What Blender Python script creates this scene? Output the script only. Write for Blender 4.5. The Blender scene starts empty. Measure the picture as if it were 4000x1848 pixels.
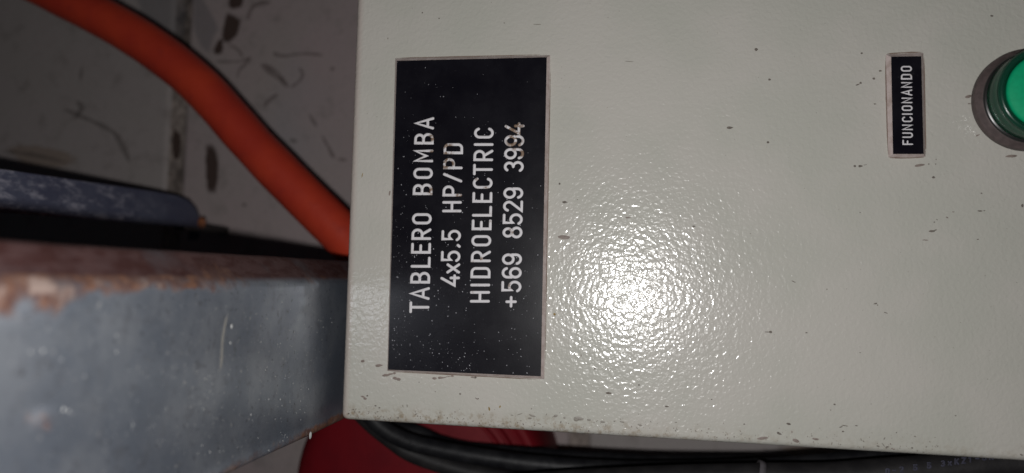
import bpy, bmesh, math, random
from mathutils import Vector, Matrix, noise
random.seed(7)
scene = bpy.context.scene
scene.cycles.caustics_reflective = False

# ------------------------------------------------------------------ camera
# The cabinet front is the plane n = 0.  u runs down the real cabinet (picture right),
# v runs to its real left (picture down), n runs into the wall.  World: X = -v, Y = n, Z = -u.
D = 0.215                                   # camera to cabinet front, metres
F, CX, CY = 3005.0, 2000.0, 924.0           # focal length and centre in photo pixels
RC = ((0.98576, -0.02684, 0.16597), (0.01815, 0.99839, 0.05369), (-0.16715, -0.04991, 0.98467))
def W(u, v, n): return Vector((-v, n, -u))
def ray(x, y):
    d = ((x - CX) / F, (y - CY) / F, 1.0)
    return [sum(RC[k][i] * d[k] for k in range(3)) for i in range(3)]
def uvn(x, y, n=0.0):                        # where a sight line meets the depth n
    a = ray(x, y); t = (D + n) / a[2]
    return a[0] * t, a[1] * t, n
def P(x, y, n=0.0): return W(*uvn(x, y, n))

cam_d = bpy.data.cameras.new('camera'); cam = bpy.data.objects.new('camera', cam_d)
scene.collection.objects.link(cam); scene.camera = cam
r, d, f = (W(*RC[0]), W(*RC[1]), W(*RC[2]))
M3 = Matrix((r, -d, -f)).transposed()
cam.matrix_world = Matrix.Translation(W(0, 0, -D)) @ M3.to_4x4()
cam_d.sensor_width = 36; cam_d.lens = 36 * F / 4000
cam_d.clip_start = 0.002; cam_d.clip_end = 20
cam_d.dof.use_dof = True; cam_d.dof.focus_distance = 0.212; cam_d.dof.aperture_fstop = 8.6

# ------------------------------------------------------------------ light: the phone's flash, plus a trace of room light
wd = bpy.data.worlds.new('World'); scene.world = wd; wd.use_nodes = True
bg = wd.node_tree.nodes['Background']; bg.inputs[0].default_value = (0.75, 0.82, 1.0, 1); bg.inputs[1].default_value = 0.007
ld = bpy.data.lights.new('phone_flash', 'POINT'); ld.shadow_soft_size = 0.0019; ld.energy = 1.27; ld.color = (1.0, 0.985, 0.975)
fl = bpy.data.objects.new('phone_flash', ld); scene.collection.objects.link(fl)
fl.matrix_world = Matrix.Translation(W(-0.0054, 0.0098, -D)) @ M3.to_4x4()
vs = scene.view_settings; scene.display_settings.display_device = 'sRGB'
vs.view_transform = 'Standard'; vs.look = 'None'; vs.exposure = 0.0; vs.gamma = 1.0

# ------------------------------------------------------------------ node helpers
class NT:
    def __init__(s, name):
        s.m = bpy.data.materials.new(name); s.m.use_nodes = True
        s.t = s.m.node_tree; s.t.nodes.clear()
        s.out = s.t.nodes.new('ShaderNodeOutputMaterial')
    def n(s, typ, ins=None, **kw):
        o = s.t.nodes.new('ShaderNode' + typ)
        for k, v in kw.items(): setattr(o, k, v)
        for k, v in (ins or {}).items(): s.set(o.inputs[k], v)
        return o
    def set(s, sock, v):
        if isinstance(v, bpy.types.NodeSocket): s.t.links.new(v, sock)
        elif isinstance(v, (tuple, list)) and len(v) == 3 and sock.type == 'RGBA': sock.default_value = (*v, 1)
        else: sock.default_value = v
    def pos(s, scale=(1, 1, 1)):
        g = s.n('NewGeometry')
        return s.n('Mapping', {'Vector': g.outputs['Position'], 'Scale': scale}).outputs[0]
    def noise(s, vec, scale, detail=3, rough=.55, dist=0):
        return s.n('TexNoise', {'Vector': vec, 'Scale': scale, 'Detail': detail, 'Roughness': rough, 'Distortion': dist}).outputs[0]
    def step(s, x, a, b, lo=0.0, hi=1.0):
        return s.n('MapRange', {'Value': x, 'From Min': a, 'From Max': b, 'To Min': lo, 'To Max': hi}, interpolation_type='SMOOTHSTEP').outputs[0]
    def math(s, op, a, b=0.0, c=0.0):
        return s.n('Math', {0: a, 1: b, 2: c}, operation=op).outputs[0]
    def mix(s, f, a, b):
        o = s.n('Mix', data_type='RGBA'); s.set(o.inputs[0], f); s.set(o.inputs[6], a); s.set(o.inputs[7], b)
        return o.outputs[2]
    def bump(s, h, dist, strength=1.0, normal=None):
        o = s.n('Bump', {'Height': h, 'Distance': dist, 'Strength': strength})
        if normal is not None: s.set(o.inputs['Normal'], normal)
        return o.outputs[0]
    def bsdf(s, **kw):
        o = s.n('BsdfPrincipled')
        for k, v in kw.items(): s.set(o.inputs[k.replace('_', ' ')], v)
        s.t.links.new(o.outputs[0], s.out.inputs[0]); return o

# ------------------------------------------------------------------ materials
def mat_cream():
    t = NT('cream_powder_coat'); p = t.pos()
    peel = t.noise(p, 800, 1.2, .5, .4)
    fine = t.noise(p, 1500, 1, .4)
    wave = t.noise(p, 60, 2, .5)
    h = t.math('ADD', t.math('MULTIPLY', peel, 1.0), t.math('MULTIPLY', fine, .16))
    h = t.math('ADD', h, t.math('MULTIPLY', wave, 1.3))
    nrm = t.bump(h, 0.000140)
    sep = t.n('SeparateXYZ', {0: t.n('NewGeometry').outputs['Position']})
    # grime gathered along the cabinet's left edge (X near -0.043) and a little under it
    edge = t.step(sep.outputs[0], -0.0372, -0.0425)
    fade = t.step(sep.outputs[2], -0.05, 0.05, .25, 1)
    g1 = t.step(t.noise(p, 420, 4, .7), .47, .66)
    g2 = t.step(t.noise(p, 110, 3, .6), .42, .62)
    grime = t.math('MULTIPLY', t.math('MULTIPLY', edge, fade), t.math('ADD', t.math('MULTIPLY', g1, .8), t.math('MULTIPLY', g2, .2)))
    tint = t.mix(t.step(t.noise(p, 30, 3), .35, .65), (.485, .480, .430), (.525, .505, .462))
    fleck = t.math('MULTIPLY', t.step(t.noise(p, 900, 2, .6), .70, .76), .35)
    c = t.mix(grime, tint, (.25, .185, .115))
    c = t.mix(fleck, c, (.3, .27, .22))
    # pinkish dust on the folded top edge
    top = t.math('MULTIPLY', t.step(sep.outputs[2], .0826, .0845), .5)
    c = t.mix(top, c, (.45, .36, .33))
    rough = t.math('ADD', .175, t.math('MULTIPLY', t.noise(p, 25, 3), .07))
    t.bsdf(Base_Color=c, Roughness=rough, Normal=nrm, Specular_IOR_Level=.22, Coat_Weight=.36, Coat_Roughness=.07, Coat_Normal=nrm, Coat_IOR=1.45)
    return t.m
def mat_simple(name, col, rough=.5, metal=0, var=.15, scale=300, bump=0.0, spec=.5, col2=None):
    t = NT(name); p = t.pos(); n1 = t.noise(p, scale, 4, .6)
    c2 = col2 or tuple(x * (1 - var * 2) for x in col)
    c = t.mix(t.step(n1, .35, .7), col, c2)
    kw = dict(Base_Color=c, Roughness=t.math('ADD', rough - .06, t.math('MULTIPLY', n1, .12)), Metallic=metal, Specular_IOR_Level=spec)
    if bump: kw['Normal'] = t.bump(n1, bump)
    t.bsdf(**kw); return t.m
def mat_plate():
    t = NT('black_laminate'); p = t.pos()
    n1 = t.noise(p, 2600, 2, .6); n2 = t.noise(p, 120, 4, .6)
    c = t.mix(t.step(n2, .3, .75), (.005, .0045, .0075), (.009, .0085, .012))
    c = t.mix(t.math('MULTIPLY', t.step(t.noise(p, 1700, 3, .7), .64, .75), .14), c, (.12, .12, .13))
    t.bsdf(Base_Color=c, Roughness=t.math('ADD', .23, t.math('MULTIPLY', n2, .08)), Normal=t.bump(n1, .000005), Specular_IOR_Level=.22)
    return t.m
def mat_letter():
    t = NT('white_engraving'); p = t.pos(); g = t.n('NewGeometry').outputs['Position']
    tot = None
    for (x, y, rad) in STAINS:
        c = P(x, y, -0.0016)
        dd = t.n('VectorMath', {0: g, 1: tuple(c)}, operation='DISTANCE').outputs['Value']
        m = t.step(dd, rad * 1.2, rad * .5)
        tot = m if tot is None else t.math('MAXIMUM', tot, m)
    nn = t.noise(p, 900, 3, .65)
    k = t.math('MULTIPLY', tot, t.step(nn, .40, .54))
    c = t.mix(k, (.70, .68, .70), (.20, .13, .085))
    c = t.mix(t.math('MULTIPLY', t.step(t.noise(p, 500, 3, .6), .60, .74), .5), c, (.30, .22, .17))
    t.bsdf(Base_Color=c, Roughness=.55)
    return t.m
def mat_wall():
    t = NT('stained_concrete'); p = t.pos()
    rnd = t.n('ObjectInfo').outputs['Random']
    col = t.n('Attribute', attribute_name='tone', attribute_type='OBJECT').outputs['Fac']
    a = t.noise(p, 14, 5, .6, .4); b = t.noise(p, 90, 5, .65); cc = t.noise(p, 700, 3, .6)
    base = t.mix(col, (.45, .368, .37), (.42, .385, .375))
    base = t.mix(t.step(a, .35, .7, 0, .5), base, (.40, .37, .345))
    base = t.mix(t.step(b, .52, .74, 0, .55), base, (.25, .22, .205))
    base = t.mix(t.step(cc, .5, .8, 0, .35), base, (.22, .20, .19))
    # greyer-blue wash of thin paint in places
    base = t.mix(t.step(t.noise(t.pos((1, 1, 1)), 9, 2), .55, .7, 0, .5), base, (.33, .34, .38))
    h = t.math('ADD', t.math('MULTIPLY', b, .6), t.math('MULTIPLY', cc, .4))
    t.bsdf(Base_Color=base, Roughness=.75, Normal=t.bump(h, .0005), Specular_IOR_Level=.3)
    return t.m
def mat_mortar():
    t = NT('mortar'); p = t.pos()
    b = t.noise(p, 160, 5, .7, .5); a = t.noise(p, 60, 3)
    c = t.mix(t.step(b, .35, .62), (.44, .37, .33), (.22, .185, .165))
    c = t.mix(t.step(a, .5, .66, 0, .7), c, (.05, .037, .03))
    t.bsdf(Base_Color=c, Roughness=.9, Normal=t.bump(b, .0012))
    return t.m
def mat_scuff(name, col, alpha, scale=260, lo=.38, hi=.6):
    t = NT(name); p = t.pos()
    a = t.n('Attribute', attribute_name='soft').outputs['Fac']
    n1 = t.noise(p, scale, 4, .7)
    k = t.math('MULTIPLY', t.step(t.math('ADD', a, t.math('MULTIPLY', t.math('SUBTRACT', n1, .5), .9)), .18, .75), alpha)
    o = t.bsdf(Base_Color=col, Roughness=.85, Alpha=k, Specular_IOR_Level=.2)
    return t.m
def mat_beam():
    t = NT('galvanised_rusty_steel'); p = t.pos()
    ru = t.n('Attribute', attribute_name='rust').outputs['Fac']
    fc = t.n('Attribute', attribute_name='facet').outputs['Fac']
    pk = t.n('Attribute', attribute_name='flake').outputs['Fac']
    a = t.noise(p, 55, 4, .6); b = t.noise(p, 350, 5, .65, .3); c3 = t.noise(p, 1500, 3, .6)
    streak = t.noise(t.pos((120, 900, 900)), 1, 3, .6)
    zinc = t.mix(t.step(a, .35, .68), (.195, .222, .272), (.285, .308, .352))
    zinc = t.mix(t.step(b, .52, .72, 0, .5), zinc, (.14, .145, .165))
    zinc = t.mix(t.step(streak, .66, .80, 0, .8), zinc, (.46, .47, .50))
    spots = t.step(t.noise(p, 620, 2, .5), .69, .76, 0, .8)
    zinc = t.mix(spots, zinc, (.50, .50, .52))
    pits = t.step(t.noise(p, 1100, 2, .5), .66, .74, 0, .7)
    zinc = t.mix(pits, zinc, (.06, .06, .075))
    rust = t.mix(t.step(b, .38, .6), (.21, .100, .062), (.12, .060, .050))
    rust = t.mix(t.step(c3, .52, .75, 0, .4), rust, (.26, .18, .15))
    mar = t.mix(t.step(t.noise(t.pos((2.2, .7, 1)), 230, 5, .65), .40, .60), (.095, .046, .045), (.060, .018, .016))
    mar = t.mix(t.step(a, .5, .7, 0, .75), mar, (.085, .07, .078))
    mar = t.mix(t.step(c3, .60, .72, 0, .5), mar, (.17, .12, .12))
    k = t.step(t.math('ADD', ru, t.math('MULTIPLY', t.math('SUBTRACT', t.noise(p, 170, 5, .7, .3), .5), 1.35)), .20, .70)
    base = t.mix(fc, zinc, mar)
    base = t.mix(k, base, rust)
    base = t.mix(t.step(t.math('ADD', pk, t.math('MULTIPLY', t.math('SUBTRACT', t.noise(p, 260, 4, .65, .4), .5), 1.8)), .30, .78), base, (.36, .27, .235))
    notmetal = t.math('MAXIMUM', k, t.math('MAXIMUM', fc, pk))
    met = t.math('MULTIPLY', t.math('SUBTRACT', 1.0, notmetal), .55)
    rg = t.math('ADD', t.math('MULTIPLY', notmetal, .35), t.math('ADD', .24, t.math('MULTIPLY', b, .14)))
    h = t.math('ADD', t.math('MULTIPLY', b, t.math('ADD', .25, notmetal)), t.math('MULTIPLY', c3, .3))
    t.bsdf(Base_Color=base, Roughness=rg, Metallic=met, Normal=t.bump(h, .00006))
    return t.m
def mat_bar():
    t = NT('slate_blue_paint'); p = t.pos()
    b = t.noise(t.pos((1.6, .6, 1)), 230, 5, .7, .2); a = t.noise(p, 40, 3)
    scratched = t.step(t.n('SeparateXYZ', {0: t.n('NewGeometry').outputs['Position']}).outputs[1], .115, .055)  # pale scratch mottling grows toward the bar's outer end
    k = t.math('MULTIPLY', t.step(b, .46, .70), t.math('ADD', .06, t.math('MULTIPLY', scratched, .80)))
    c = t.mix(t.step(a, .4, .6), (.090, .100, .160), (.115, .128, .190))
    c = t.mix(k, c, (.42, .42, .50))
    c = t.mix(t.step(t.noise(p, 330, 4, .7), .60, .70, 0, .7), c, (.045, .045, .085))
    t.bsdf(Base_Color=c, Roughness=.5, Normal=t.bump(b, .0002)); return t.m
def mat_hose():
    t = NT('orange_red_hose'); p = t.pos()
    b = t.noise(p, 160, 4, .6); a = t.noise(p, 28, 3)
    c = t.mix(t.step(a, .35, .65), (.62, .062, .026), (.50, .044, .024))
    c = t.mix(t.step(b, .55, .75, 0, .5), c, (.36, .04, .03))
    c = t.mix(t.step(t.noise(p, 420, 4, .7), .66, .75, 0, .5), c, (.2, .05, .04))
    t.bsdf(Base_Color=c, Roughness=.46, Normal=t.bump(b, .0003), Specular_IOR_Level=.45); return t.m
def mat_lens():
    t = NT('green_translucent_lens')
    t.bsdf(Base_Color=(.045, .30, .18), Roughness=.24, Transmission_Weight=.85, IOR=1.49); return t.m

STAINS = [(1748, 583, .0022), (1740, 637, .0022), (1765, 640, .0010), (2010, 552, .0028), (2020, 504, .0026), (1995, 505, .002), (1900, 742, .0012),
          (1685, 747, .0013), (1685, 540, .0012), (1690, 600, .0012), (1795, 765, .0012), (1868, 1114, .0003), (1998, 1118, .0012), (1995, 905, .0010), (2040, 600, .0012), (1880, 1010, .0006), (1917, 860, .0008), (1868, 700, .0010)]
M = dict(cream=mat_cream(), plate=mat_plate(), letter=mat_letter(), wall=mat_wall(), mortar=mat_mortar(), beam=mat_beam(), bar=mat_bar(), hose=mat_hose(), lens=mat_lens(),
    core=mat_simple('pinkish_laminate_core', (.60, .51, .49), .5, col2=(.45, .36, .33), scale=500),
    body=mat_simple('cream_body', (.45, .45, .40), .4),
    dirt=mat_simple('dried_brown_splash', (.25, .20, .175), .6, scale=900),
    dark_dirt=mat_simple('dark_dirt', (.17, .145, .125), .8, scale=900),
    yellow=mat_simple('ochre_dirt', (.32, .22, .08), .8, scale=900),
    dust=mat_simple('pale_dust', (.50, .50, .54), .8, scale=900),
    gasket=mat_simple('brown_black_gasket', (.105, .078, .076), .62, scale=700, bump=.00005),
    ring=mat_simple('black_plastic', (.02, .02, .02), .3),
    disc=mat_simple('green_diffuser', (.002, .36, .16), .62, spec=.2, scale=900, var=.06),
    reflector=mat_simple('grey_reflector', (.10, .105, .10), .4),
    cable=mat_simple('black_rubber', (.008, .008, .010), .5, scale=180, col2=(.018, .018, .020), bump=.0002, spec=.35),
    cable_b=mat_simple('charcoal_rubber', (.016, .015, .016), .55, scale=150, col2=(.028, .026, .027), bump=.0002, spec=.35),
    tie=mat_simple('grey_nylon', (.13, .12, .13), .5),
    bluetext=mat_simple('pale_cable_print', (.048, .048, .078), .7, scale=500, col2=(.02, .02, .032)),
    red=mat_simple('dark_red_paint', (.20, .007, .013), .62, spec=.22, scale=60, col2=(.16, .006, .012), bump=.0002),
    chip=mat_simple('white_paint_chip', (.62, .63, .63), .5, scale=700),
    scratch=mat_scuff('pale_scratch', (.46, .44, .40), .6, 1300),
    rustspot=mat_simple('rust', (.36, .13, .05), .85, scale=500, col2=(.16, .055, .03)),
    stain=mat_scuff('brown_stain', (.085, .055, .046), .82, 300),
    scuff=mat_scuff('dark_scuff', (.17, .13, .12), .36, 260),
    faint=mat_scuff('faint_scuff', (.18, .155, .14), .34, 200),
    bluish=mat_scuff('blue_grey_smear', (.22, .23, .26), .26, 60),
    glue=mat_scuff('dirty_adhesive', (.22, .15, .12), .75, 700),
    tan=mat_scuff('tan_smear', (.45, .35, .28), .5, 200))

# ------------------------------------------------------------------ object helpers
def link(o, parent=None):
    scene.collection.objects.link(o)
    if parent: o.parent = parent
    return o
def origin_of(parent):
    o = Vector((0, 0, 0))
    while parent is not None: o = o + parent.location; parent = parent.parent
    return o
def obj(name, verts, faces, mat, parent=None, smooth=True, attrs=None, at=None):
    base = origin_of(parent); loc = (at - base) if at is not None else Vector((0, 0, 0))
    me = bpy.data.meshes.new(name); me.from_pydata([tuple(Vector(v) - base - loc) for v in verts], [], faces); me.materials.append(mat)
    for p in me.polygons: p.use_smooth = smooth
    for k, vals in (attrs or {}).items():
        a = me.attributes.new(k, 'FLOAT', 'POINT'); a.data.foreach_set('value', vals)
    bm = bmesh.new(); bm.from_mesh(me); bmesh.ops.recalc_face_normals(bm, faces=bm.faces); bm.to_mesh(me); bm.free()
    o = bpy.data.objects.new(name, me); o.location = loc
    return link(o, parent)
def tag(o, label=None, cat=None, group=None, kind=None):
    for k, v in (('label', label), ('category', cat), ('group', group), ('kind', kind)):
        if v: o[k] = v
    return o
def thing(name, at, label, cat, group=None):
    o = bpy.data.objects.new(name, None); o.location = at; o.empty_display_size = .01
    return tag(link(o), label, cat, group)
def box(u0, u1, v0, v1, n0, n1):
    vs = [W(u, v, n) for u in (u0, u1) for v in (v0, v1) for n in (n0, n1)]
    return vs, [(0, 1, 3, 2), (4, 6, 7, 5), (0, 4, 5, 1), (2, 3, 7, 6), (0, 2, 6, 4), (1, 5, 7, 3)]
def bevelled(o, width, seg=4):
    m = o.modifiers.new('edge', 'BEVEL'); m.width = width; m.segments = seg; m.limit_method = 'ANGLE'; m.harden_normals = False
    w = o.modifiers.new('normals', 'WEIGHTED_NORMAL'); w.keep_sharp = False
    return o
def lathe(name, c, prof, mat, parent, seg=96, closed_centre=True):
    # prof: (radius, n) pairs; axis along n through panel point c=(u, v)
    vs, fs, rings = [], [], []
    for r_, n_ in prof:
        if r_ < 1e-7: rings.append([len(vs)]); vs.append(W(c[0], c[1], n_))
        else:
            rings.append(list(range(len(vs), len(vs) + seg)))
            for k in range(seg):
                a = 2 * math.pi * k / seg; vs.append(W(c[0] + r_ * math.cos(a), c[1] + r_ * math.sin(a), n_))
    for A, B in zip(rings, rings[1:]):
        for k in range(seg):
            k2 = (k + 1) % seg
            if len(A) == 1 and len(B) == 1: continue
            if len(A) == 1: fs.append((A[0], B[k], B[k2]))
            elif len(B) == 1: fs.append((A[k], B[0], A[k2]))
            else: fs.append((A[k], B[k], B[k2], A[k2]))
    return obj(name, vs, fs, mat, parent)
def catmull(pts, per=10):
    q = [pts[0]] + list(pts) + [pts[-1]]; out = []
    for i in range(1, len(q) - 2):
        p0, p1, p2, p3 = q[i - 1:i + 3]
        for k in range(per):
            t = k / per
            out.append(.5 * ((2 * p1) + (p2 - p0) * t + (2 * p0 - 5 * p1 + 4 * p2 - p3) * t * t + (3 * p1 - p0 - 3 * p2 + p3) * t ** 3))
    out.append(pts[-1]); return out
def tube(name, pts, rad, mat, parent=None, seg=28, per=10, wob=0.0):
    path = catmull(pts, per); vs, fs = [], []
    up = Vector((.13, .97, .2)); frames = []
    for i, p in enumerate(path):
        tg = (path[min(i + 1, len(path) - 1)] - path[max(i - 1, 0)]).normalized()
        s = tg.cross(up).normalized(); b = s.cross(tg).normalized()
        rr = rad * (1 + wob * (noise.noise(p * 60)))
        for k in range(seg):
            a = 2 * math.pi * k / seg; vs.append(p + (s * math.cos(a) + b * math.sin(a)) * rr)
        frames.append((p, tg, s, b))
    for i in range(len(path) - 1):
        for k in range(seg):
            a, b_ = i * seg + k, i * seg + (k + 1) % seg; fs.append((a, b_, b_ + seg, a + seg))
    fs.append(tuple(range(seg))); fs.append(tuple(range(len(vs) - seg, len(vs))))
    return obj(name, vs, fs, mat, parent), frames

# ------------------------------------------------------------------ wall of concrete blocks
WN = 0.160
wall = thing('wall', W(.4, 0, WN), 'dirty grey concrete block wall behind the cream cabinet, its blocks stained and scuffed', 'wall')
uj1 = uvn(700, 300, WN)[0]; uj2 = uvn(2262, 1740, WN)[0]; course = uj2 - uj1; gap = .0085
bl_h, bl_w = course - gap, .39
vs_, fs_ = box(-bl_h / 2, bl_h / 2, -bl_w / 2, bl_w / 2, 0, .09)
bm_me = None
for row in range(-3, 5):
    uc = uj1 + (row + .5) * course
    off = (0.02, -.185)[row % 2]
    for col in range(-2, 3):
        vc = off + col * (bl_w + gap)
        if bm_me is None:
            b = obj('concrete_block', vs_, fs_, M['wall'], None, smooth=False)
            bevelled(b, .003, 3); bm_me = b; scene.collection.objects.unlink(b); scene.collection.objects.link(b)
        else:
            b = bm_me.copy(); scene.collection.objects.link(b)
        b.parent = wall; b.location = W(uc, vc, WN + random.uniform(-.0006, .0006)) - wall.location
        b['tone'] = {-1: .75, 0: 0.0, 1: .9}.get(row, random.random())
mv, mf = box(uj1 - 3.1 * course, uj1 + 5.1 * course, -.98, .98, WN + .0014, WN + .085)
obj('mortar', mv, mf, M['mortar'], wall, smooth=False)

def ribbon(name, pts, width, mat, n, parent):
    """A flat irregular smear following pts (photo pixels) on the surface at depth n; 'soft' fades to its rim."""
    path = catmull([Vector((x, y)) for x, y in pts], 6); vs, fs, at = [], [], []
    L = len(path)
    for i, p in enumerate(path):
        tg = (path[min(i + 1, L - 1)] - path[max(i - 1, 0)]).normalized(); nn = Vector((-tg.y, tg.x))
        e = min(1, min(i, L - 1 - i) / 3.0)
        w = width * (.75 + .5 * noise.noise(Vector((p.x * .02, p.y * .02, 3.1)))) * (.45 + .55 * e)
        for k, s in zip((-1, -.5, 0, .5, 1), (0, .75, 1, .75, 0)):
            q = p + nn * w * k * .8; vs.append(P(q.x, q.y, n)); at.append(s * min(1, .15 + e))
    for i in range(L - 1):
        for k in range(4): a = i * 5 + k; fs.append((a, a + 1, a + 6, a + 5))
    return obj(name, vs, fs, mat, parent, attrs={'soft': at})
def patch(name, pts, mat, n, parent, grow=12):
    c = Vector((sum(p[0] for p in pts) / len(pts), sum(p[1] for p in pts) / len(pts)))
    pp = catmull([Vector(p) for p in pts] + [Vector(pts[0])], 4)[:-1]; k = len(pp)
    vs, at, fs = [P(c.x, c.y, n)], [1.0], []
    for ring, (s, soft) in enumerate(((.5, 1), (.82, .8), (1.32, 0))):
        for p in pp: q = c + (p - c) * s; vs.append(P(q.x, q.y, n)); at.append(soft)
    for i in range(k):
        j = (i + 1) % k; fs.append((0, 1 + i, 1 + j))
        for rg in (0, 1): a = 1 + rg * k; fs.append((a + i, a + j, a + k + j, a + k + i))
    return obj(name, vs, fs, mat, parent, attrs={'soft': at})
z5 = lambda L: [(600 + x * .4202, y * .4202) for x, y in L]
z1 = lambda L: [(x * .8403, y * .8403) for x, y in L]
SN = WN - .0010
patch('stain', z5([(715, -40), (822, -40), (822, 40), (790, 70), (725, 75), (700, 50)]), M['stain'], SN, wall)
patch('stain', z5([(690, 120), (740, 150), (800, 190), (790, 250), (775, 310), (735, 360), (675, 385), (640, 330), (650, 270), (668, 170)]), M['stain'], SN, wall)
patch('stain', z5([(640, 380), (640, 470), (600, 502), (560, 480), (575, 430), (610, 370)]), M['stain'], SN - .0001, wall)
patch('stain', z1([(960, 688), (1003, 700), (1012, 800), (1000, 880), (968, 876), (958, 780)]), M['stain'], SN, wall)
patch('stain', z1([(810, 600), (840, 640), (832, 720), (812, 740), (800, 680)]), M['stain'], SN, wall)
for L, w in (([(560, 570), (680, 575), (800, 570), (910, 530)], 26), ([(910, 530), (850, 600), (800, 650), (775, 730)], 32), ([(680, 400), (790, 470), (830, 540)], 36),
             ([(980, 580), (1080, 670), (1180, 740), (1260, 820)], 50), ([(1260, 820), (1350, 760), (1385, 690), (1350, 620)], 34), ([(1165, 870), (1090, 920), (1020, 990)], 48),
             ([(1100, 490), (1200, 520), (1400, 500), (1590, 515)], 40), ([(1630, 640), (1690, 640)], 50), ([(870, 200), (900, 100), (960, 40), (1110, 15)], 50)):
    ribbon('scuff_mark', z5(L), w * .4202 * .85, M['scuff'], SN - .00015 * random.random(), wall)
for L, w in (([(1490, 620), (1530, 690), (1555, 740)], 24), ([(1220, 290), (1290, 340), (1330, 390)], 20), ([(280, 500), (420, 560), (520, 610), (560, 660), (610, 770)], 30),
             ([(385, 290), (370, 390)], 16), ([(80, 650), (102, 712)], 9), ([(340, 560), (380, 500), (350, 470)], 30), ([(0, 700), (150, 720), (330, 760)], 26), ([(1340, 650), (1390, 660)], 28),
             ([(1430, 520), (1480, 600)], 30), ([(1120, 950), (1150, 955)], 26), ([(1560, 740), (1625, 745)], 20)):
    ribbon('scuff_mark', z1(L), w * .84 * .85, M['scuff' if w < 25 else 'faint'], SN - .00015 * random.random(), wall)
patch('smear', z5([(380, -60), (470, 20), (590, 250), (560, 330), (540, 430), (500, 480), (420, 400), (380, 200)]), M['bluish'], SN + .0002, wall)
patch('smear', z5([(-160, -60), (240, -60), (270, 300), (150, 330), (-60, 200)]), M['bluish'], SN + .0002, wall)
patch('smear', z1([(40, 690), (160, 680), (330, 720), (300, 770), (120, 760)]), M['tan'], SN + .0001, wall)
patch('smear', [(2155, 1745), (2200, 1738), (2240, 1745), (2235, 1775), (2170, 1775)], M['tan'], SN, wall)
patch('smear', [(3060, 1745), (3160, 1742), (3260, 1752), (3250, 1778), (3100, 1780)], M['tan'], SN, wall)

# ------------------------------------------------------------------ galvanised strut that sticks out above the cabinet
beam = thing('steel_strut', W(-.105, .02, WN), 'grey galvanised steel strut with rusty edges sticking out above the cream cabinet', 'steel strut')
prof = [(-.126, .0439), (-.12, .0439), (-.087, .0439), (-.0858, .0436), (-.0852, .0430)]
prof += [(-.085, .0424 - .0385 * k / 44) for k in range(45)]
prof += [(-.0853, .0032), (-.0859, .0024)]
prof += [(-.0859 - .0046 * k / 12, .0024 - .0050 * k / 12) for k in range(1, 13)]
prof += [(-.0912, -.0029), (-.0925, -.0031), (-.10, -.0031), (-.126, -.0031)]
# the face hangs 5 mm above the cabinet's top edge, so its far end mirrors the dark gap
UF = -.0905; SG = UF / -.085; NO = D * (SG - 1)
prof = [(a * SG, b * SG) for a, b in prof]
ns = [-.172 + .0015 * k for k in range(41)]
while ns[-1] < .036: ns.append(ns[-1] + .0008)
while ns[-1] < (WN - NO) / SG - .006: ns.append(ns[-1] + .006)
ns.append((WN - NO) / SG)
def sst(x, a, b): t = max(0, min(1, (x - a) / (b - a))); return t * t * (3 - 2 * t)
bv, bf, ar, afc, afl = [], [], [], [], []
for n in ns:
    for (pu, pv) in prof:
        u, v = pu / SG, pv / SG; vv = v - .003
        q = Vector((u, v, n)); dsp = noise.noise(q * 90) * .00018 + noise.noise(q * 25) * .0004
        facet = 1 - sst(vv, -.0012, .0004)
        wob = 1 + .5 * noise.noise(q * 120) + .5 * noise.noise(q * 300)
        wdth = (.0016 + .0042 * sst(n, -.106, -.118) + .0012 * sst(n, -.055, -.066)) * wob
        edge = 1 - sst(vv, wdth * .3, wdth)
        rust = 0.0
        if vv > -.0012:
            k = sst(n, -.060, -.068)
            rust = edge * (.60 * k + .20 * (1 - k))
            rust = max(rust, (1 - sst(math.hypot((n + .0690) * .35, vv - .0008), .0006, .0034)) * .58)
        if facet > .3:
            rust = max(rust, .10 + .34 * (1 - sst(math.hypot((n + .068) * .28, (vv + .001)), .001, .0038)))
        low = sst(v, .0395, .0425)
        rust = max(rust, low * (.36 + .42 * sst(n, -.040, -.024)))
        fl_ = (1 - sst(math.hypot((n + .1165) * .42, (vv - .0007)), .0004, .0022)) * .66
        fl_ = max(fl_, (1 - sst(math.hypot((n + .0225) * .55, vv - .0004), .0006, .0022)) * .5)
        fl_ = max(fl_, (1 - sst(math.hypot((n + .1160) * .42, v - .0222), .0002, .0017)) * .60)
        fl_ = max(fl_, (1 - sst(math.hypot((n + .1250) * .30, v - .0060), .0008, .0040)) * .42)
        rust = max(rust, (1 - sst(math.hypot((n + .1150) * .5, v - .0232), .0006, .0028)) * .42)
        dsp += (max(rust - .3, 0) * .0005 + fl_ * .0005) * (noise.noise(q * 700) * .6 + .5)
        un, vn_ = (1, 0) if vv > 0 and u > -.0856 else ((.7, -.7) if facet > .5 else (0, .3))
        bv.append(W(pu + dsp * un, pv + dsp * vn_, n * SG + NO)); ar.append(rust); afc.append(facet); afl.append(max(fl_, edge * .36 * sst(n, -.062, -.10) if vv > -.0008 else 0, low * .34))
m_ = len(prof)
for i in range(len(ns) - 1):
    for k in range(m_ - 1): a = i * m_ + k; bf.append((a, a + 1, a + m_ + 1, a + m_))
bf.append(tuple(range(m_)))
obj('strut_channel', bv, bf, M['beam'], beam, attrs={'rust': ar, 'facet': afc, 'flake': afl})
def onbeam(x, y, lift=.0003):               # where the sight line meets the strut's near face
    a = ray(x, y); s = (UF + lift) / a[0]
    return a[0] * s, a[1] * s, a[2] * s - D
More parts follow.
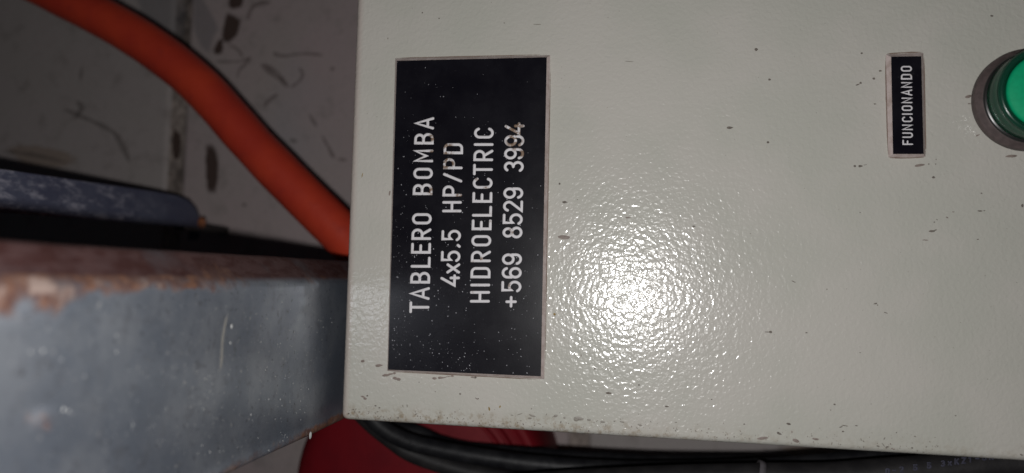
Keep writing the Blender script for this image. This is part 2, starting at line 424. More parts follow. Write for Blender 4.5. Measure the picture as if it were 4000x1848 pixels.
def blob(c, axes, h, seed, k=12, tail=0):
    """a low irregular blister: c (u, v, n), axes = two panel/world vectors, h = outward vector"""
    rd = random.Random(seed); vs = [c + h]; fs = []
    for ring, rr, hh in ((0, .6, .75), (1, 1, 0)):
        for i in range(k):
            a = 2 * math.pi * i / k; j = 1 + .25 * noise.noise(Vector((math.cos(a) * 1.3, math.sin(a) * 1.3, seed * 3.7)))
            st = 1 + tail * max(0, math.cos(a)) ** 6
            vs.append(c + axes[0] * math.cos(a) * rr * j * st + axes[1] * math.sin(a) * rr * j * (1 - .3 * tail * max(0, math.cos(a))) + h * hh)
    for i in range(k):
        j = (i + 1) % k; fs.append((0, 1 + i, 1 + j)); fs.append((1 + i, 1 + k + i, 1 + k + j, 1 + j))
    return vs, fs
def merge(parts):
    V, Fc = [], []
    for vs, fs in parts: o = len(V); V += vs; Fc += [tuple(i + o for i in f_) for f_ in fs]
    return V, Fc
# chips and specks on the strut's face
rd = random.Random(5); pcs = []
cl = [(905, 1275, 16), (900, 1340, 9), (1020, 1335, 5), (800, 1480, 5), (820, 1530, 5), (760, 1580, 4), (745, 1590, 5), (1095, 1560, 6), (980, 1620, 7), (790, 1740, 6), (820, 1765, 6), (860, 1765, 5), (775, 1770, 4), (455, 1310, 9), (455, 1375, 8),
      (1050, 1560, 5), (1110, 1765, 6), (690, 1440, 5), (672, 1435, 4), (1175, 1640, 4), (520, 1660, 8), (1205, 1520, 5), (1050, 1760, 6), (170, 1370, 10), (240, 1405, 8), (120, 1375, 9), (250, 1600, 14), (270, 1605, 10), (330, 1470, 7), (1130, 1290, 4), (1245, 1250, 4)]
for x, y, s in cl: pcs.append((x, y, s))
for _ in range(800):
    x = rd.uniform(60, 1300); y = rd.uniform(1180, 1790)
    if y > 1620 + (1348 - x) * .46: continue
    pcs.append((x, y, rd.choice((1.2, 1.5, 2, 2.5, 3.2, 4.2))))
parts_ = []
for i, (x, y, s) in enumerate(pcs):
    u, v, n = onbeam(x, y, .00025)
    if n > .004 or v > .0455: continue
    dd = (D + n); q = s / F * dd * .55
    parts_.append(blob(W(u, v, n), (W(0, 1, 0) * q * 1.3, W(0, 0, 1) * q * 1.1), W(1, 0, 0) * q * .35, i, 7))
V_, F_ = merge(parts_); tag(obj('paint_flecks', V_, F_, M['chip'], beam), kind='stuff')
u, v, n = onbeam(1212, 1700, .0004)
V_, F_ = blob(W(u, v, n), (W(0, 1, 0) * .0011, W(0, 0, 1) * .0007), W(1, 0, 0) * .0004, 3); tag(obj('paint_chip', V_, F_, M['chip'], beam), label='small white chip on the strut edge')
sv, sf, sa = [], [], []
pth = catmull([Vector(p) for p in ((895, 1215), (878, 1270), (868, 1340), (866, 1400), (858, 1462))], 6)
for i, p in enumerate(pth):
    for k, s in zip((-1, 0, 1), (0, 1, 0)):
        u, v, n = onbeam(p.x + k * 11, p.y, .00045); sv.append(W(u, v, n)); sa.append(s * min(1, min(i, len(pth) - 1 - i) / 5 + .1) * .8)
for i in range(len(pth) - 1):
    for k in (0, 1): a = i * 3 + k; sf.append((a, a + 1, a + 4, a + 3))
obj('scratch', sv, sf, M['scratch'], beam, attrs={'soft': sa})

# ------------------------------------------------------------------ slate-blue bracket bar on the wall
bu = -.2150
def onu(x, y, U): a = ray(x, y); s = U / a[0]; return a[0] * s, a[1] * s, a[2] * s - D
bar = thing('bracket_bar', W(bu, -.03, WN), 'worn slate blue painted steel bracket bar with a rounded end near the wall', 'bracket')
outline = [(-260, 628), (0, 660), (350, 712), (600, 748), (690, 764), (735, 782), (765, 815), (778, 850), (782, 900), (775, 935)]
lower = [(775, 1010), (600, 1010), (350, 1000), (0, 990), (-260, 980)]
pts3 = [onu(x, y, bu) for x, y in outline] ; 
lowv = max(p[1] for p in [onu(x, y, bu) for x, y in ((0, 832), (500, 862), (770, 888))])
nb0, nb1 = pts3[0][2], pts3[-1][2]
topv = [(p[2], p[1]) for p in pts3]
bvv, bff = [], []
K = len(pts3)
for U in (bu, bu - .006):
    for p in pts3: bvv.append(W(U, p[1], p[2]))
    for p, q in zip(pts3, range(K)):
        x, y = outline[q]; yy = 832 + (x / 770) * 56
        l = onu(x, yy, bu); bvv.append(W(U, max(l[1], p[1] + .0004), p[2]))
for i in range(K - 1):
    bff += [(i, i + 1, K + i + 1, K + i), (2 * K + i, 3 * K + i, 3 * K + i + 1, 2 * K + i + 1), (i, 2 * K + i, 2 * K + i + 1, i + 1), (K + i, K + i + 1, 3 * K + i + 1, 3 * K + i)]
bff += [(0, K, 3 * K, 2 * K), (K - 1, 3 * K - 1, 4 * K - 1, 2 * K - 1)]
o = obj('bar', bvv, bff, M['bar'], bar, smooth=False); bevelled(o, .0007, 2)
c = Vector(onu(778, 880, bu)); 
V_, F_ = box(bu - .0058, bu - .0002, c[1] - .001, c[1] + .003, c[2] - .012, WN + .001)
obj('wall_flange', V_, F_, M['ring'], bar, smooth=False)
V_, F_ = blob(W(*uvn(787, 870, c[2] - .001)), (W(1, 0, 0) * .0022, W(0, 1, 0) * .0030), W(0, 0, -1) * .001, 8)
obj('rust_spot', V_, F_, M['rustspot'], bar)

# ------------------------------------------------------------------ orange hose
hn = .098
hp = [(-260, -250), (-80, -165), (109, -78), (382, 59), (590, 183), (784, 338), (985, 561), (1151, 733), (1345, 925), (1520, 1110), (1690, 1330)]
hose_pts = [P(x, y, hn) for x, y in hp] + [P(1800, 1500, .11), P(1900, 1600, .13)]
o, _ = tube('orange_hose', hose_pts, .0093, M['hose'], wob=.03, seg=40)
tag(o, 'orange red hose curving down the wall and passing behind the cream cabinet', 'hose')

# ------------------------------------------------------------------ red round vessel behind the cables
rc = uvn(1618, 1955, .104); R = 537 / F * (D + .104) * 1.02
red = thing('round_tank', W(rc[0], rc[1], WN), 'dark red round metal vessel with a few raised ribs, partly hidden by black cables', 'vessel')
rn = .104
lathe('tank_shell', rc, [(0, rn - .006), (.3 * R, rn - .0055), (.6 * R, rn - .0035), (.80 * R, rn - .0008), (.88 * R, rn + .001), (.94 * R, rn + .0040), (.98 * R, rn + .0085), (R, rn + .014), (R, rn + .03), (.97 * R, WN + .002)], M['red'], red)
def arc_rib(name, r0, r1, n0, n1, a0, a1, mat):
    vs, fs = [], []; K = 40
    for i in range(K + 1):
        a = math.radians(a0 + (a1 - a0) * i / K)
        for rr, nn in ((r0, n1), (r0 + (r1 - r0) * .12, n0 + .0003), (r0 + (r1 - r0) * .3, n0), (r0 + (r1 - r0) * .7, n0), (r0 + (r1 - r0) * .88, n0 + .0003), (r1, n1)):
            vs.append(W(rc[0] + rr * math.cos(a), rc[1] + rr * math.sin(a), nn))
    for i in range(K):
        for k in range(5): a = i * 6 + k; fs.append((a, a + 1, a + 7, a + 6))
    fs += [tuple(range(6)), tuple(range(len(vs) - 6, len(vs)))]
    return obj(name, vs, fs, mat, red)
arc_rib('rim_flange', .905 * R, .985 * R, rn - .0016, rn + .02, -80, 60, M['red'])
arc_rib('raised_rib', .745 * R, .775 * R, rn - .0045, rn + .004, -80, 60, M['red'])
arc_rib('raised_rib', .815 * R, .845 * R, rn - .0045, rn + .004, -80, 60, M['red'])

# ------------------------------------------------------------------ black cables
z7 = lambda L, n: [P(1100 + x * .5823, 1560 + y * .5823, n if not callable(n) else n(x)) for x, y in L]
A = z7([(380, -420), (440, -160), (510, -10), (600, 120), (710, 215), (850, 283), (1000, 322), (1200, 362), (1450, 402), (1800, 442), (2300, 472), (2900, 470)], .062) + [P(x, y, .058) for x, y in ((3050, 1822), (3350, 1800), (3700, 1785), (4100, 1765), (4800, 1760), (5800, 1800), (7000, 1900))]
o, _ = tube('black_cable', A, .0032, M['cable'], wob=.02)
tag(o, 'thin black cable curving out from under the cabinet corner, uppermost of the bundle', 'cable', 'black cables beside the cabinet')
B = z7([(360, -360), (430, -110), (510, 60), (610, 170), (730, 265), (850, 350), (1000, 412), (1200, 472), (1450, 528), (1800, 580), (2300, 640), (2900, 700)], .064) + [P(3200, 2010, .064), P(3800, 2060, .064), P(4800, 2110, .064), P(7000, 2200, .064)]
o, _ = tube('black_cable', B, .0033, M['cable_b'], wob=.02)
tag(o, 'black cable below the uppermost one, crossing the red vessel', 'cable', 'black cables beside the cabinet')
B2 = z7([(-900, 2400), (0, 1500), (600, 960), (1050, 680), (1350, 590), (1800, 560), (2300, 560), (2900, 590)], .085) + [P(3300, 1905, .085), P(3900, 1890, .085), P(5000, 1880, .085), P(7000, 1900, .085)]
o, _ = tube('black_cable', B2, .006, M['cable'], wob=.02)
tag(o, 'thick black cable lying deepest, behind the other cables', 'cable', 'black cables beside the cabinet')
A2 = z7([(330, -200), (480, 20), (600, 130), (700, 182), (850, 212), (950, 250), (1050, 296), (1200, 336), (1350, 356), (1800, 392), (2300, 425), (2800, 440)], .088) + [P(3300, 1815, .088), P(3900, 1800, .088), P(5000, 1820, .088), P(7000, 1880, .088)]  # added cable: its black fills the shadow wedge above the uppermost cable
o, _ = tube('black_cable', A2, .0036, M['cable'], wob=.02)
tag(o, 'added black cable filling the wedge of shadow between the cabinet edge and the thin uppermost cable', 'cable', 'black cables beside the cabinet')
Cp = [P(x, y, .034) for x, y in ((-900, 2700), (300, 2300), (1300, 2040), (2000, 1915), (2500, 1880), (2960, 1868), (3225, 1866), (3450, 1850), (3700, 1833), (4000, 1808), (4500, 1775), (5500, 1740), (7200, 1760))]
printed, fr = tube('printed_cable', Cp, .0046, M['cable_b'], seg=40)
tag(printed, 'charcoal cable with faint pale printing under the cabinet edge and a grey tie', 'cable')
# cable tie round the printed cable
idx = min(range(len(fr)), key=lambda i: (fr[i][0] - P(2955, 1868, .034)).length); p0, tg, s_, b_ = fr[idx]
tv, tf = [], []
tilt = (tg + W(0, .35, 0)).normalized()
ss = tilt.cross(Vector((0, 1, 0))).normalized(); bb = ss.cross(tilt)
for i, (dl, rr) in enumerate(((-.0009, .0046), (-.0009, .0055), (.0009, .0055), (.0009, .0046))):
    for k in range(32): a = 2 * math.pi * k / 32; tv.append(p0 + tilt * dl + (ss * math.cos(a) + bb * math.sin(a)) * rr)
for i in range(4):
    for k in range(32): tf.append((i * 32 + k, i * 32 + (k + 1) % 32, ((i + 1) % 4) * 32 + (k + 1) % 32, ((i + 1) % 4) * 32 + k))
obj('cable_tie', tv, tf, M['tie'], printed)

# ------------------------------------------------------------------ lettering: single-stroke engraved glyphs
def arc(cx, cy, rx, ry, a0, a1, k=12): return [(cx + rx * math.cos(math.radians(a0 + (a1 - a0) * i / k)), cy + ry * math.sin(math.radians(a0 + (a1 - a0) * i / k))) for i in range(k + 1)]
six = [arc(.25, .74, .25, .26, 12, 180, 9) + [(0, .5)], arc(.25, .29, .25, .29, 0, 360, 20)]
G = {
 'T': (.5, [[(0, 1), (.5, 1)], [(.25, 1), (.25, 0)]]), 'A': (.56, [[(0, 0), (.28, 1), (.56, 0)], [(.1, .3), (.46, .3)]]),
 'B': (.5, [[(.22, .53), (0, .53), (0, 1), (.24, 1)] + arc(.24, .765, .23, .235, 90, -90), [(0, .53), (0, 0), (.24, 0)] + arc(.24, .265, .26, .265, -90, 90) + [(.2, .53)]]),
 'L': (.46, [[(0, 1), (0, 0), (.46, 0)]]), 'E': (.46, [[(.46, 1), (0, 1), (0, 0), (.46, 0)], [(0, .52), (.38, .52)]]),
 'R': (.5, [[(0, 0), (0, 1), (.24, 1)] + arc(.24, .73, .25, .27, 90, -90) + [(0, .46)], [(.24, .46), (.5, 0)]]),
 'O': (.48, [arc(.24, .76, .24, .24, 0, 180) + arc(.24, .24, .24, .24, 180, 360) + [(.48, .76)]]),
 'M': (.58, [[(0, 0), (0, 1), (.29, .32), (.58, 1), (.58, 0)]]),
 '4': (.55, [[(.40, 1), (0, .24), (.55, .24)], [(.42, .46), (.42, 0)]]), 'x': (.44, [[(0, 0), (.44, .66)], [(0, .66), (.44, 0)]]),
 '5': (.5, [[(.47, 1), (.03, 1), (.03, .5)] + arc(.22, .31, .27, .31, 118, -150, 18)]),
 '.': (.08, [[(0, .0), (.07, .09)]]), 'H': (.5, [[(0, 0), (0, 1)], [(.5, 0), (.5, 1)], [(0, .5), (.5, .5)]]),
 'P': (.5, [[(0, 0), (0, 1), (.24, 1)] + arc(.24, .73, .25, .27, 90, -90) + [(0, .46)]]), '/': (.4, [[(0, 0), (.4, 1)]]),
 'D': (.48, [[(0, 0), (0, 1), (.26, 1)] + arc(.26, .78, .22, .22, 90, 0) + arc(.26, .22, .22, .22, 0, -90) + [(0, 0)]]),
 'I': (0.0, [[(0, 0), (0, 1)]]), 'C': (.48, [arc(.24, .75, .24, .25, 15, 180) + arc(.24, .25, .24, .25, 180, 345)]),
 '+': (.5, [[(0, .5), (.5, .5)], [(.25, .25), (.25, .75)]]), '6': (.5, six), '9': (.5, [[(.5 - x, 1 - y) for x, y in st] for st in six]),
 '8': (.52, [arc(.26, .765, .215, .235, -90, 270, 20), arc(.26, .265, .26, .265, 90, 450, 20)]),
 '2': (.5, [arc(.25, .74, .24, .26, 165, -30, 14) + [(.0, 0), (.5, 0)]]), '3': (.5, [arc(.24, .765, .22, .235, 150, -90, 14), arc(.24, .265, .25, .265, 90, -150, 14)]),
 'F': (.44, [[(0, 0), (0, 1), (.44, 1)], [(0, .52), (.36, .52)]]), 'U': (.48, [[(0, 1), (0, .24)] + arc(.24, .24, .24, .24, 180, 360) + [(.48, 1)]]),
 'N': (.5, [[(0, 0), (0, 1), (.5, 0), (.5, 1)]]), 'Z': (.5, [[(0, 1), (.5, 1), (0, 0), (.5, 0)]]), '-': (.4, [[(0, .5), (.4, .5)]]), 'K': (.5, [[(0, 0), (0, 1)], [(.5, 1), (0, .4)], [(.15, .55), (.5, 0)]]), '1': (.2, [[(0, .8), (.2, 1), (.2, 0)]])}
def stroke3(pl, rad, tf_):
    """one rounded stroke along a 2-D polyline; tf_(x, y, h) -> world"""
    pts = [Vector(pl[0])]
    for q in pl[1:]:
        if (Vector(q) - pts[-1]).length > 1e-4: pts.append(Vector(q))
    closed = (pts[0] - pts[-1]).length < 1e-3 and len(pts) > 3
    if closed: pts = pts[:-1]
    L = len(pts); vs, fs = [], []; cs = ((-1, 0), (-.72, .8), (0, 1), (.72, .8), (1, 0))
    for i, p in enumerate(pts):
        a = pts[i - 1] if (i or closed) else None; b = pts[(i + 1) % L] if (i < L - 1 or closed) else None
        d1 = (p - a).normalized() if a is not None else None; d2 = (b - p).normalized() if b is not None else None
        d1 = d1 or d2; d2 = d2 or d1
        n1 = Vector((-d1.y, d1.x)); n2 = Vector((-d2.y, d2.x)); mm = (n1 + n2)
        mm = mm.normalized() if mm.length > 1e-3 else n1
        k = min(1 / max(mm.dot(n1), .3), 1.9)
        for s, h in cs: q = p + mm * s * rad * k; vs.append(tf_(q.x, q.y, h))
    for i in range(L if closed else L - 1):
        for k in range(4): a, b = i * 5 + k, ((i + 1) % L) * 5 + k; fs.append((a, a + 1, b + 1, b))
    if not closed:
        for i, sgn in ((0, -1), (L - 1, 1)):
            p = pts[i]; dr = (pts[1] - pts[0] if i == 0 else pts[-1] - pts[-2]).normalized(); th = math.atan2(dr.y * sgn, dr.x * sgn)
            base = len(vs); vs.append(tf_(p.x, p.y, 1)); K = 8
            for rr, hh in ((.72, .8), (1, 0)):
                for j in range(K + 1): a = th - math.pi / 2 + math.pi * j / K; vs.append(tf_(p.x + math.cos(a) * rad * rr, p.y + math.sin(a) * rad * rr, hh))
            for j in range(K):
                fs.append((base, base + 1 + j, base + 2 + j)); fs.append((base + 1 + j, base + K + 2 + j, base + K + 3 + j, base + 2 + j))
    return vs, fs
def letter_line(chars, ys, bot, top_, end_bot, end_top, plate, n, mat, rad=.068, wscale=1.0):
    """bot/top_: (x, y) photo pixels of the outer base / cap edge at the line's start; end_*: the same at its end"""
    b0, t0, b1, t1 = [Vector(uvn(*q, n)[:2]) for q in (bot, top_, end_bot, end_top)]
    for ch, y in zip(chars, ys):
        if ch == ' ': continue
        f_ = (y - bot[1]) / (end_bot[1] - bot[1]); base = b0.lerp(b1, f_); cap = t0.lerp(t1, f_)
        H = (cap - base).length; up = (cap - base).normalized(); rt = (b1 - b0).normalized()
        w, strokes = G[ch]; Hc = H * (1 - 2 * rad)
        def tf_(x, yy, h): q = base + up * (H * rad + yy * Hc) + rt * ((x - w / 2) * Hc * wscale); return W(q.x, q.y, n - .00003 - h * .00013)
        V, Fs = merge([stroke3(s, rad * H / Hc, tf_) for s in strokes])
        obj('letter', V, Fs, mat, plate)

# ------------------------------------------------------------------ the cabinet
uL, vB = uvn(1356, 1200, 0)[0] - .0008, uvn(2600, 1713.5, 0)[1] + .0003
cab = thing('electrical_cabinet', W(.25, (vB - .30) / 2, .0), 'cream powder coated electrical pump cabinet with black nameplates, speckled with brown splashes', 'cabinet')
V_, F_ = box(uL, uL + .42, vB - .30, vB, 0, .022)
door = bevelled(obj('door', V_, F_, M['cream'], cab), .0019, 6)
V_, F_ = box(uL + .004, uL + .416, vB - .296, vB - .004, .0222, .135)
bevelled(obj('enclosure_body', V_, F_, M['body'], cab), .003, 3)
for uu in (uL + .05, uL + .35):
    V_, F_ = box(uu, uu + .03, vB - .20, vB - .10, .1352, WN + .003); obj('mounting_bracket', V_, F_, M['ring'], cab, smooth=False)

def plate(outer, inner, label):
    o4 = [P(x, y, -.0001) for x, y in outer]; m4 = [P(x, y, -.0015) for x, y in inner]
    o0 = [p + Vector((0, .00012, 0)) for p in o4]
    # lower lip a little out from the wall of the bevel
    V, Fs = o0 + o4 + m4, [(3, 2, 1, 0), (8, 9, 10, 11)]
    for i in range(4): j = (i + 1) % 4; Fs += [(i, j, 4 + j, 4 + i), (4 + i, 4 + j, 8 + j, 8 + i)]
    pl = obj('nameplate', V, Fs, M['core'], cab, smooth=False, at=sum(o4, Vector()) / 4); pl['label'] = label
    f0 = [p + Vector((0, -.00002, 0)) for p in m4]; f1 = [p + Vector((0, -.00010, 0)) for p in m4]
    obj('black_face', f0 + f1, [(0, 1, 2, 3), (4, 5, 6, 7)] + [(i, (i + 1) % 4, 4 + (i + 1) % 4, 4 + i) for i in range(4)], M['plate'], pl, smooth=False)
    return pl
big = plate([(1544, 228), (2149, 216), (2126, 1481), (1513, 1449)], [(1550.5, 238), (2136, 224), (2113, 1470), (1516.5, 1444)], 'large black nameplate with four lines of white engraved text')
NP = -.00162
letter_line('TABLERO BOMBA', [1200.3, 1147.4, 1086, 1026, 971.7, 916.9, 857, 0, 741.6, 679, 610.5, 542.9, 481.8], (1677.5, 1200), (1599, 1200), (1696, 481), (1620, 481), big, NP, M['letter'])
letter_line('4x5.5 HP/PD', [1095.6, 1049, 1001, 961, 920, 0, 808.5, 746.6, 695, 639.6, 581], (1796.5, 1095), (1720, 1095), (1809, 581), (1733, 581), big, NP, M['letter'])
letter_line('HIDROELECTRIC', [1159.6, 1114, 1066, 1003, 942, 880, 827, 772.6, 716.9, 663.5, 608, 565, 519.7], (1914, 1159), (1835.5, 1159), (1929, 520), (1851.5, 520), big, NP, M['letter'])
letter_line('+569 8529 3994', [1178.8, 1118.9, 1066.7, 1014, 0, 910, 857, 807.6, 756.3, 0, 652, 601.7, 550.6, 502], (2036, 1179), (1957, 1179), (2049, 502), (1971, 502), big, NP, M['letter'])
small = plate([(3460.4, 213), (3607, 206.5), (3615, 612.5), (3470.5, 614)], [(3480.5, 222), (3598, 220), (3607.5, 602), (3488, 602)], 'small narrow black nameplate reading FUNCIONANDO')
letter_line('FUNCIONANDO', [556, 528, 497.6, 466.5, 446, 423, 392.6, 362, 332, 300, 268.7], (3567, 556), (3525, 556), (3562.5, 269), (3518.5, 269), small, NP, M['letter'], rad=.072)
# adhesive squeezed out round the small plate
for L in ([(3459, 210), (3463, 420), (3470, 616)], [(3459, 211), (3530, 206), (3609, 204)], [(3470, 616), (3540, 617), (3616, 614)], [(3609, 205), (3613, 400), (3617, 612)]):
    ribbon('adhesive_edge', L, 5.5, M['glue'], -.00004, cab)
for L in ([(1542, 227), (1800, 221), (2152, 213)], [(2152, 214), (2139, 850), (2129, 1484)], [(1512, 1451), (1800, 1466), (2128, 1484)]):
    ribbon('adhesive_edge', L, 4, M['glue'], -.00004, cab)
# dust on the big plate
rd = random.Random(11); parts_ = []
for i in range(1500):
    fx, fy = rd.random(), rd.random()
    dens = .05 + .95 * max(0, fy) ** 1.5 * (1.05 - .75 * fx) + .25 * max(0, .35 - fx)
    if rd.random() > dens: continue
    x = 1552 + fx * 575 - fy * 28; y = 242 + fx * -12 + fy * (1200 + fx * 30)
    s = rd.choice((.00004, .00005, .00006, .00008, .00011, .00014)) ; q = Vector(P(x, y, NP - .00001))
    a = rd.random() * 6.28; parts_.append(blob(q, (W(math.cos(a), math.sin(a), 0) * s, W(-math.sin(a), math.cos(a), 0) * s * rd.uniform(.8, 1.5)), W(0, 0, -1) * s * .6, i, 6))
V_, F_ = merge(parts_); tag(obj('dust', V_, F_, M['dust'], big), kind='stuff')

# brown splashes, chips and specks on the door: (x, y, half-length px, half-width px, angle deg, tail, material)
SP = [(2203, 927, 23, 8.5, 3, 0, 0), (2205, 790, 9, 4.5, 0, .4, 1), (2452, 850, 10, 3, -6, .3, 0), (2710, 884, 6, 3, 0, .3, 1), (2849, 499, 10, 5, 0, .5, 1), (2954, 193, 6, 6, 0, 0, 1), (3006, 311, 5, 4, 0, 0, 1), (3010, 1297, 6, 4.5, 0, 0, 1), (2998, 1297, 10, 1.5, 0, 0, 1),
      (2377, 1536, 12, 4.5, 2, 0, 1), (2604, 1588, 7, 3, 5, .3, 1), (2496, 1504, 4, 3, 0, 0, 1), (2324, 1440, 4, 3, 0, 0, 1), (3366, 208, 5, 4, 0, 0, 1), (3438, 277, 6, 4, 0, .4, 1), (3413, 307, 6, 5.5, 0, 0, 1), (3350, 331, 9, 3, -20, .2, 1), (3362, 324, 5, 5, 0, 0, 1), (3417, 406, 5, 3, 0, .4, 1),
      (3339, 649, 6, 5, 0, 0, 1), (3360, 649, 8, 6, 0, .4, 1), (3380, 644, 8, 1.2, -8, 0, 1), (3592, 646, 22, 6, -8, 0, 0), (3628, 641, 3, 3, 0, 0, 1), (3655, 641, 2.5, 2.5, 0, 0, 1), (3646, 693, 7, 5, 0, 0, 1), (3657, 623, 2.5, 2.5, 0, 0, 0), (3952, 610, 24, 6, -4, 0, 0), (3783, 377, 15, 7, -15, 0, 0),
      (3786, 405, 6, 3, 0, .3, 0), (3818, 529, 9, 3, -25, .3, 0), (3834, 755, 4, 3, 0, 0, 1), (3828, 824, 10, 3, 0, 0, 1), (3845, 823, 5, 2, 0, 0, 1), (3724, 828, 5, 2, 0, 0, 0), (3700, 850, 6, 3, 30, 0, 0), (3640, 903, 14, 4.5, 0, 0, 1), (3654, 899, 6, 3, -20, 0, 1), (3615, 938, 12, 2.5, 0, 0, 0), (3820, 935, 5, 2.5, 0, 0, 1), (3650, 868, 3, 3, 0, 0, 1), (3660, 858, 4, 2, 30, 0, 1),
      (3874, 62, 7, 4, 10, 0, 1), (3733, 1624, 5, 3, 0, 0, 1), (3994, 803, 5, 8, 0, 0, 1), (3990, 1777, 8, 4, 20, 0, 1), (3360, 830, 3, 2, 0, 0, 1), (3000, 556, 5, 4, 0, 0, 1), (3150, 1300, 4, 2, 0, 0, 1), (3420, 1186, 8, 3, -15, 0, 1), (3428, 1192, 3, 3, 0, 0, 1), (3460, 1222, 10, 1.8, 15, 0, 1), (3100, 1100, 8, 1.6, 25, 0, 1), (3360, 1378, 3, 2, 0, 0, 1),
      (3260, 1580, 4, 3, 0, 0, 1), (3245, 1602, 3, 2, 0, 0, 1), (3080, 1656, 10, 5, 10, 0, 1), (3040, 1690, 6, 4, 0, 0, 1), (3044, 1695, 10, 4, 10, 0, 1), (3110, 1722, 14, 6, 15, 0, 0), (3185, 1715, 12, 4, 5, 0, 0), (3300, 1663, 18, 2.5, 5, 0, 1), (3345, 1663, 8, 3, 0, 0, 1), (3293, 1686, 5, 3.5, 0, 0, 1), (3285, 1668, 8, 2.5, -20, 0, 1), (3430, 1743, 9, 4, 5, 0, 1), (3465, 1746, 10, 4, -10, 0, 1), (3450, 1737, 14, 2, 50, 0, 1), (3563, 1750, 6, 4, 0, 0, 1), (2980, 1712, 20, 5, -10, 0, 0),
      (1417, 1411, 9, 5, -10, 0, 0), (1479, 1428, 13, 6, -8, .6, 0), (1507, 1466, 15, 6, -8, .4, 0), (1541, 1458, 6, 4.5, 0, 0, 0), (1526, 1461, 12, 3, -8, 0, 0), (1544, 1478, 11, 6, 6, 0, 0), (1557, 1482, 9, 6, 6, 0, 0), (1697, 1478, 9, 5, 0, 0, 0), (1722, 1476, 13, 5, -5, .5, 0), (1748, 1472, 16, 1.6, -12, 0, 0), (1767, 1469, 6, 4, 0, 0, 0), (1846, 1474, 9, 2.5, 0, 0, 0), (1857, 1475, 5, 4, 0, 0, 1), (1745, 1463, 12, 2, 0, 0, 0),
      (1418, 1550, 8, 3.5, 8, 0, 0), (1426, 1558, 7, 5, -5, 0, 0), (1435, 1546, 4, 3, 0, 0, 1), (1797, 1539, 4.5, 3, 0, 0, 1), (1637, 1493, 3, 1.6, 0, 0, 1), (1862, 1558, 8, 2, 30, 0, 0), (1868, 1557, 3, 2, 0, 0, 1), (1911, 1597, 3.5, 8, -15, 0, 2), (1953, 1589, 3, 5, 15, 0, 2), (1467, 1585, 5, 2.5, 0, 0, 1), (1482, 1593, 4, 3, 0, 0, 1), (1404, 1609, 3, 2.5, 0, 0, 1), (1362, 1616, 5, 4, 0, 0, 1), (1380, 1600, 4, 2, 0, 0, 1), (1555, 1632, 3.5, 5, 0, 0, 1), (1625, 1618, 8, 1.8, -25, 0, 1),
      (2260, 1635, 20, 7, 3, 0, 3), (2205, 1632, 5, 4, 0, 0, 3), (2170, 1625, 9, 5, -20, 0, 3), (2080, 1624, 14, 4, 15, 0, 3), (2250, 1640, 10, 6, 0, 0, 3), (2070, 1634, 8, 4, -10, 0, 3), (2030, 1618, 12, 2, -20, 0, 3), (2000, 1622, 6, 2, 10, 0, 3), (2300, 1640, 8, 4, 0, 0, 3), (2355, 1648, 9, 4, 0, 0, 3), (2430, 1648, 9, 3, 10, 0, 3), (2500, 1660, 9, 4, 20, 0, 3), (2400, 1645, 4, 3, 0, 0, 3), (2640, 1650, 5, 2, 0, 0, 3),
      (2206, 788, 7, 3, 0, 0, 1), (1970, 780 - 690, 3, 2, 0, 0, 1), (1715, 72, 3, 3, 0, 0, 1), (1515, 150, 2, 4, 0, 0, 1), (2100, 96, 16, 1.6, 3, 0, 3), (1650, 50, 3, 3, 0, 0, 1), (2186, 718, 4, 4, 0, 0, 1), (1415, 685, 2, 9, 10, 0, 2), (1522, 755, 4, 10, 10, 0, 0), (2270, 1390, 1.5, 6, 0, 0, 0), (2780, 1560, 3, 2, 0, 0, 1), (2457, 240, 18, 1.2, 6, 0, 3), (1700, 1530, 2, 2, 0, 0, 1), (3230, 1130, 2, 2, 0, 0, 1), (2166, 1228, 5, 5, 0, 0, 2), (2255, 780, 2, 2, 0, 0, 1)]
smear = M['smearbrown'] = mat_simple('thin_brown_film', (.26, .235, .20), .5, scale=900)
mats_ = [M['dirt'], M['dark_dirt'], M['yellow'], smear]; nm = ['splash', 'speck', 'ochre_speck', 'film']
small_parts = {0: [], 1: [], 2: [], 3: []}
for i, (x, y, a_, b_, ang, tail, mi) in enumerate(SP):
    c = P(x, y, -.00001); k = D / F * (1.0 if x < 3300 else .80) * (.8 if mi == 1 and y > 1600 else 1); th = math.radians(ang)
    ax = (W(math.cos(th), math.sin(th), 0) * a_ * k, W(-math.sin(th), math.cos(th), 0) * b_ * k)
    V_, F_ = blob(c, ax, W(0, 0, -1) * min(b_ * k * .12, .00006), i + 20, 16, tail)
    if a_ >= 9 and b_ > 4 and mi == 0: obj('dried_splash', V_, F_, mats_[mi], cab)
    else: small_parts[mi].append((V_, F_))
# specks crowding the cabinet's left edge
rd = random.Random(3)
for i in range(420):
    x = 1365 + (rd.random() ** 1.25) * 2300; y = 1640 + (x - 1365) * .0605 - 6 - abs(rd.gauss(0, 1)) * (26 if x < 2400 else 34)
    s = rd.choice((.7, .9, 1.1, 1.5, 2.2)); el = rd.uniform(1, 2.6); th = rd.gauss(1.4, .8)
    c = P(x, y, -.00001); k = D / F
    small_parts[rd.choice((0, 3, 3, 3, 1))].append(blob(c, (W(math.cos(th), math.sin(th), 0) * s * el * k, W(-math.sin(th), math.cos(th), 0) * s * k), W(0, 0, -1) * .00001, i + 900, 7))
for i in range(160):
    x = rd.uniform(1400, 3990); y = rd.uniform(10, 1600); s = rd.choice((.6, .8, 1.1))
    if 1500 < x < 2160 and 200 < y < 1490 or x > 3450 and y < 640: continue
    small_parts[rd.choice((1, 3, 3))].append(blob(P(x, y, -.00001), (W(1, .3, 0) * s * 1.5 * D / F, W(-.3, 1, 0) * s * D / F), W(0, 0, -1) * .00001, i + 2000, 6))
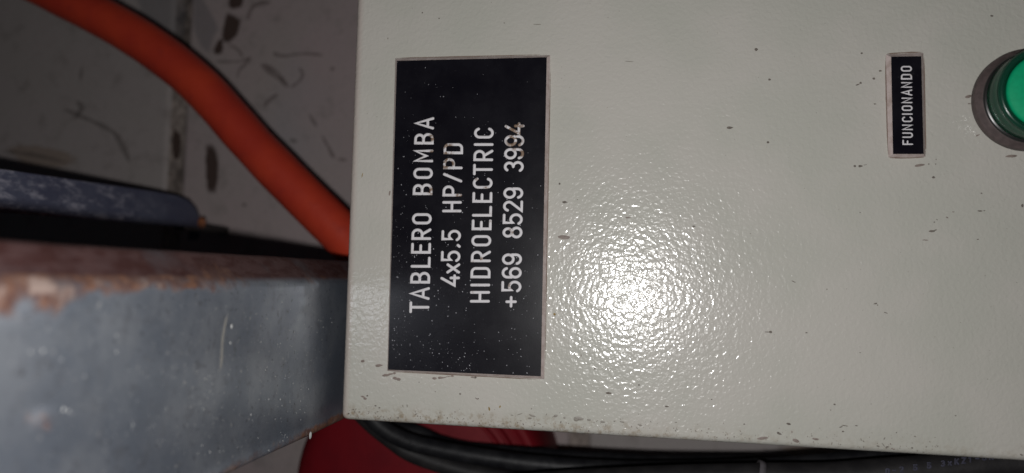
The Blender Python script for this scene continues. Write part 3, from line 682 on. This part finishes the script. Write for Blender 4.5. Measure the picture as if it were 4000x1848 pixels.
for mi in (0, 1, 2, 3):
    V_, F_ = merge(small_parts[mi]); tag(obj(('brown_specks', 'dark_specks', 'ochre_specks', 'dirt_film')[mi], V_, F_, mats_[mi], cab), kind='stuff')

# ------------------------------------------------------------------ pilot light
ax_ = uvn(4016, 391, -.0015)[:2]
def rad_at(x, y, n): q = uvn(x, y, n); return math.hypot(q[0] - ax_[0], q[1] - ax_[1])
Rb = rad_at(3799, 400, -.0015); Rl = rad_at(3842, 378, -.0038); Rd = rad_at(3923, 365, -.0125)
pil = thing('pilot_light', W(ax_[0], ax_[1], 0), 'round green pilot light with dark collar beside the small black nameplate', 'indicator light')
lathe('collar', ax_, [(0, -.0002), (Rb * .985, -.0002), (Rb, -.0006), (Rb, -.0022), (Rb * .985, -.0030), (Rl + .0004, -.0034), (Rl + .0003, -.0040), (Rl - .0012, -.0041), (0, -.0041)], M['gasket'], pil)
lathe('retaining_ring', ax_, [(Rl - .0014, -.0042), (Rl + .0002, -.0042), (Rl + .0004, -.0045), (Rl + .0001, -.0049), (Rl - .0014, -.0049)], M['ring'], pil)
lathe('lens', ax_, [(Rl - .0005, -.0050), (Rl - .0001, -.0054), (Rl - .0002, -.0075), (Rl - .0004, -.0088), (Rl - .0008, -.0100), (Rd + .0012, -.0116), (Rd + .0006, -.0122), (Rd + .0001, -.0124), (Rd - .0004, -.0119),
                    (Rd - .0008, -.0112), (Rl - .0030, -.0095), (Rl - .0024, -.0070), (Rl - .0022, -.0050), (Rl - .0005, -.0050)], M['lens'], pil)
lathe('reflector', ax_, [(Rl - .0030, -.0043), (Rl - .0030, -.0060), (Rl - .0036, -.0085), (Rd - .0012, -.0108), (Rd - .0018, -.0110)], M['reflector'], pil)
lathe('dark_band_ring', ax_, [(Rl - .0027, -.0086), (Rl - .0022, -.0096), (Rd + .0010, -.0110), (Rd + .0003, -.01195), (Rd - .0002, -.0121)], M['ring'], pil)  # black ring added inside the lens, stands in for its dark refracted shoulder
lathe('lens_face', ax_, [(0, -.0127), (Rd * .5, -.0126), (Rd * .85, -.01235), (Rd - .0010, -.0119), (Rd - .0007, -.0112), (0, -.0110)], M['disc'], pil)

# print on the cable: short pale strokes, as faint as in the photograph
parts_ = []
def on_cable(x, y):
    q = P(x, y, .034 - .0040); return q
for ch, x, y in zip('0-2,5 5 3XKZ1-5R25 2', range(0, 20), [0] * 20):
    if ch in ' ,': continue
    g = G.get(ch.lower() if ch == 'X' else ('O' if ch == '0' else ch)); xx = 3462 + x * 27; yy = 1838 - x * 3.9 + 4
    for st in g[1]:
        def tf_(a, b, h, xx=xx, yy=yy): q = P(xx + a * 24, yy - b * 20 + 10, .0290); return q + W(0, 0, -h * .00003)
        parts_.append(stroke3(st, .15, tf_))
V_, F_ = merge(parts_); obj('lettering', V_, F_, M['bluetext'], printed)
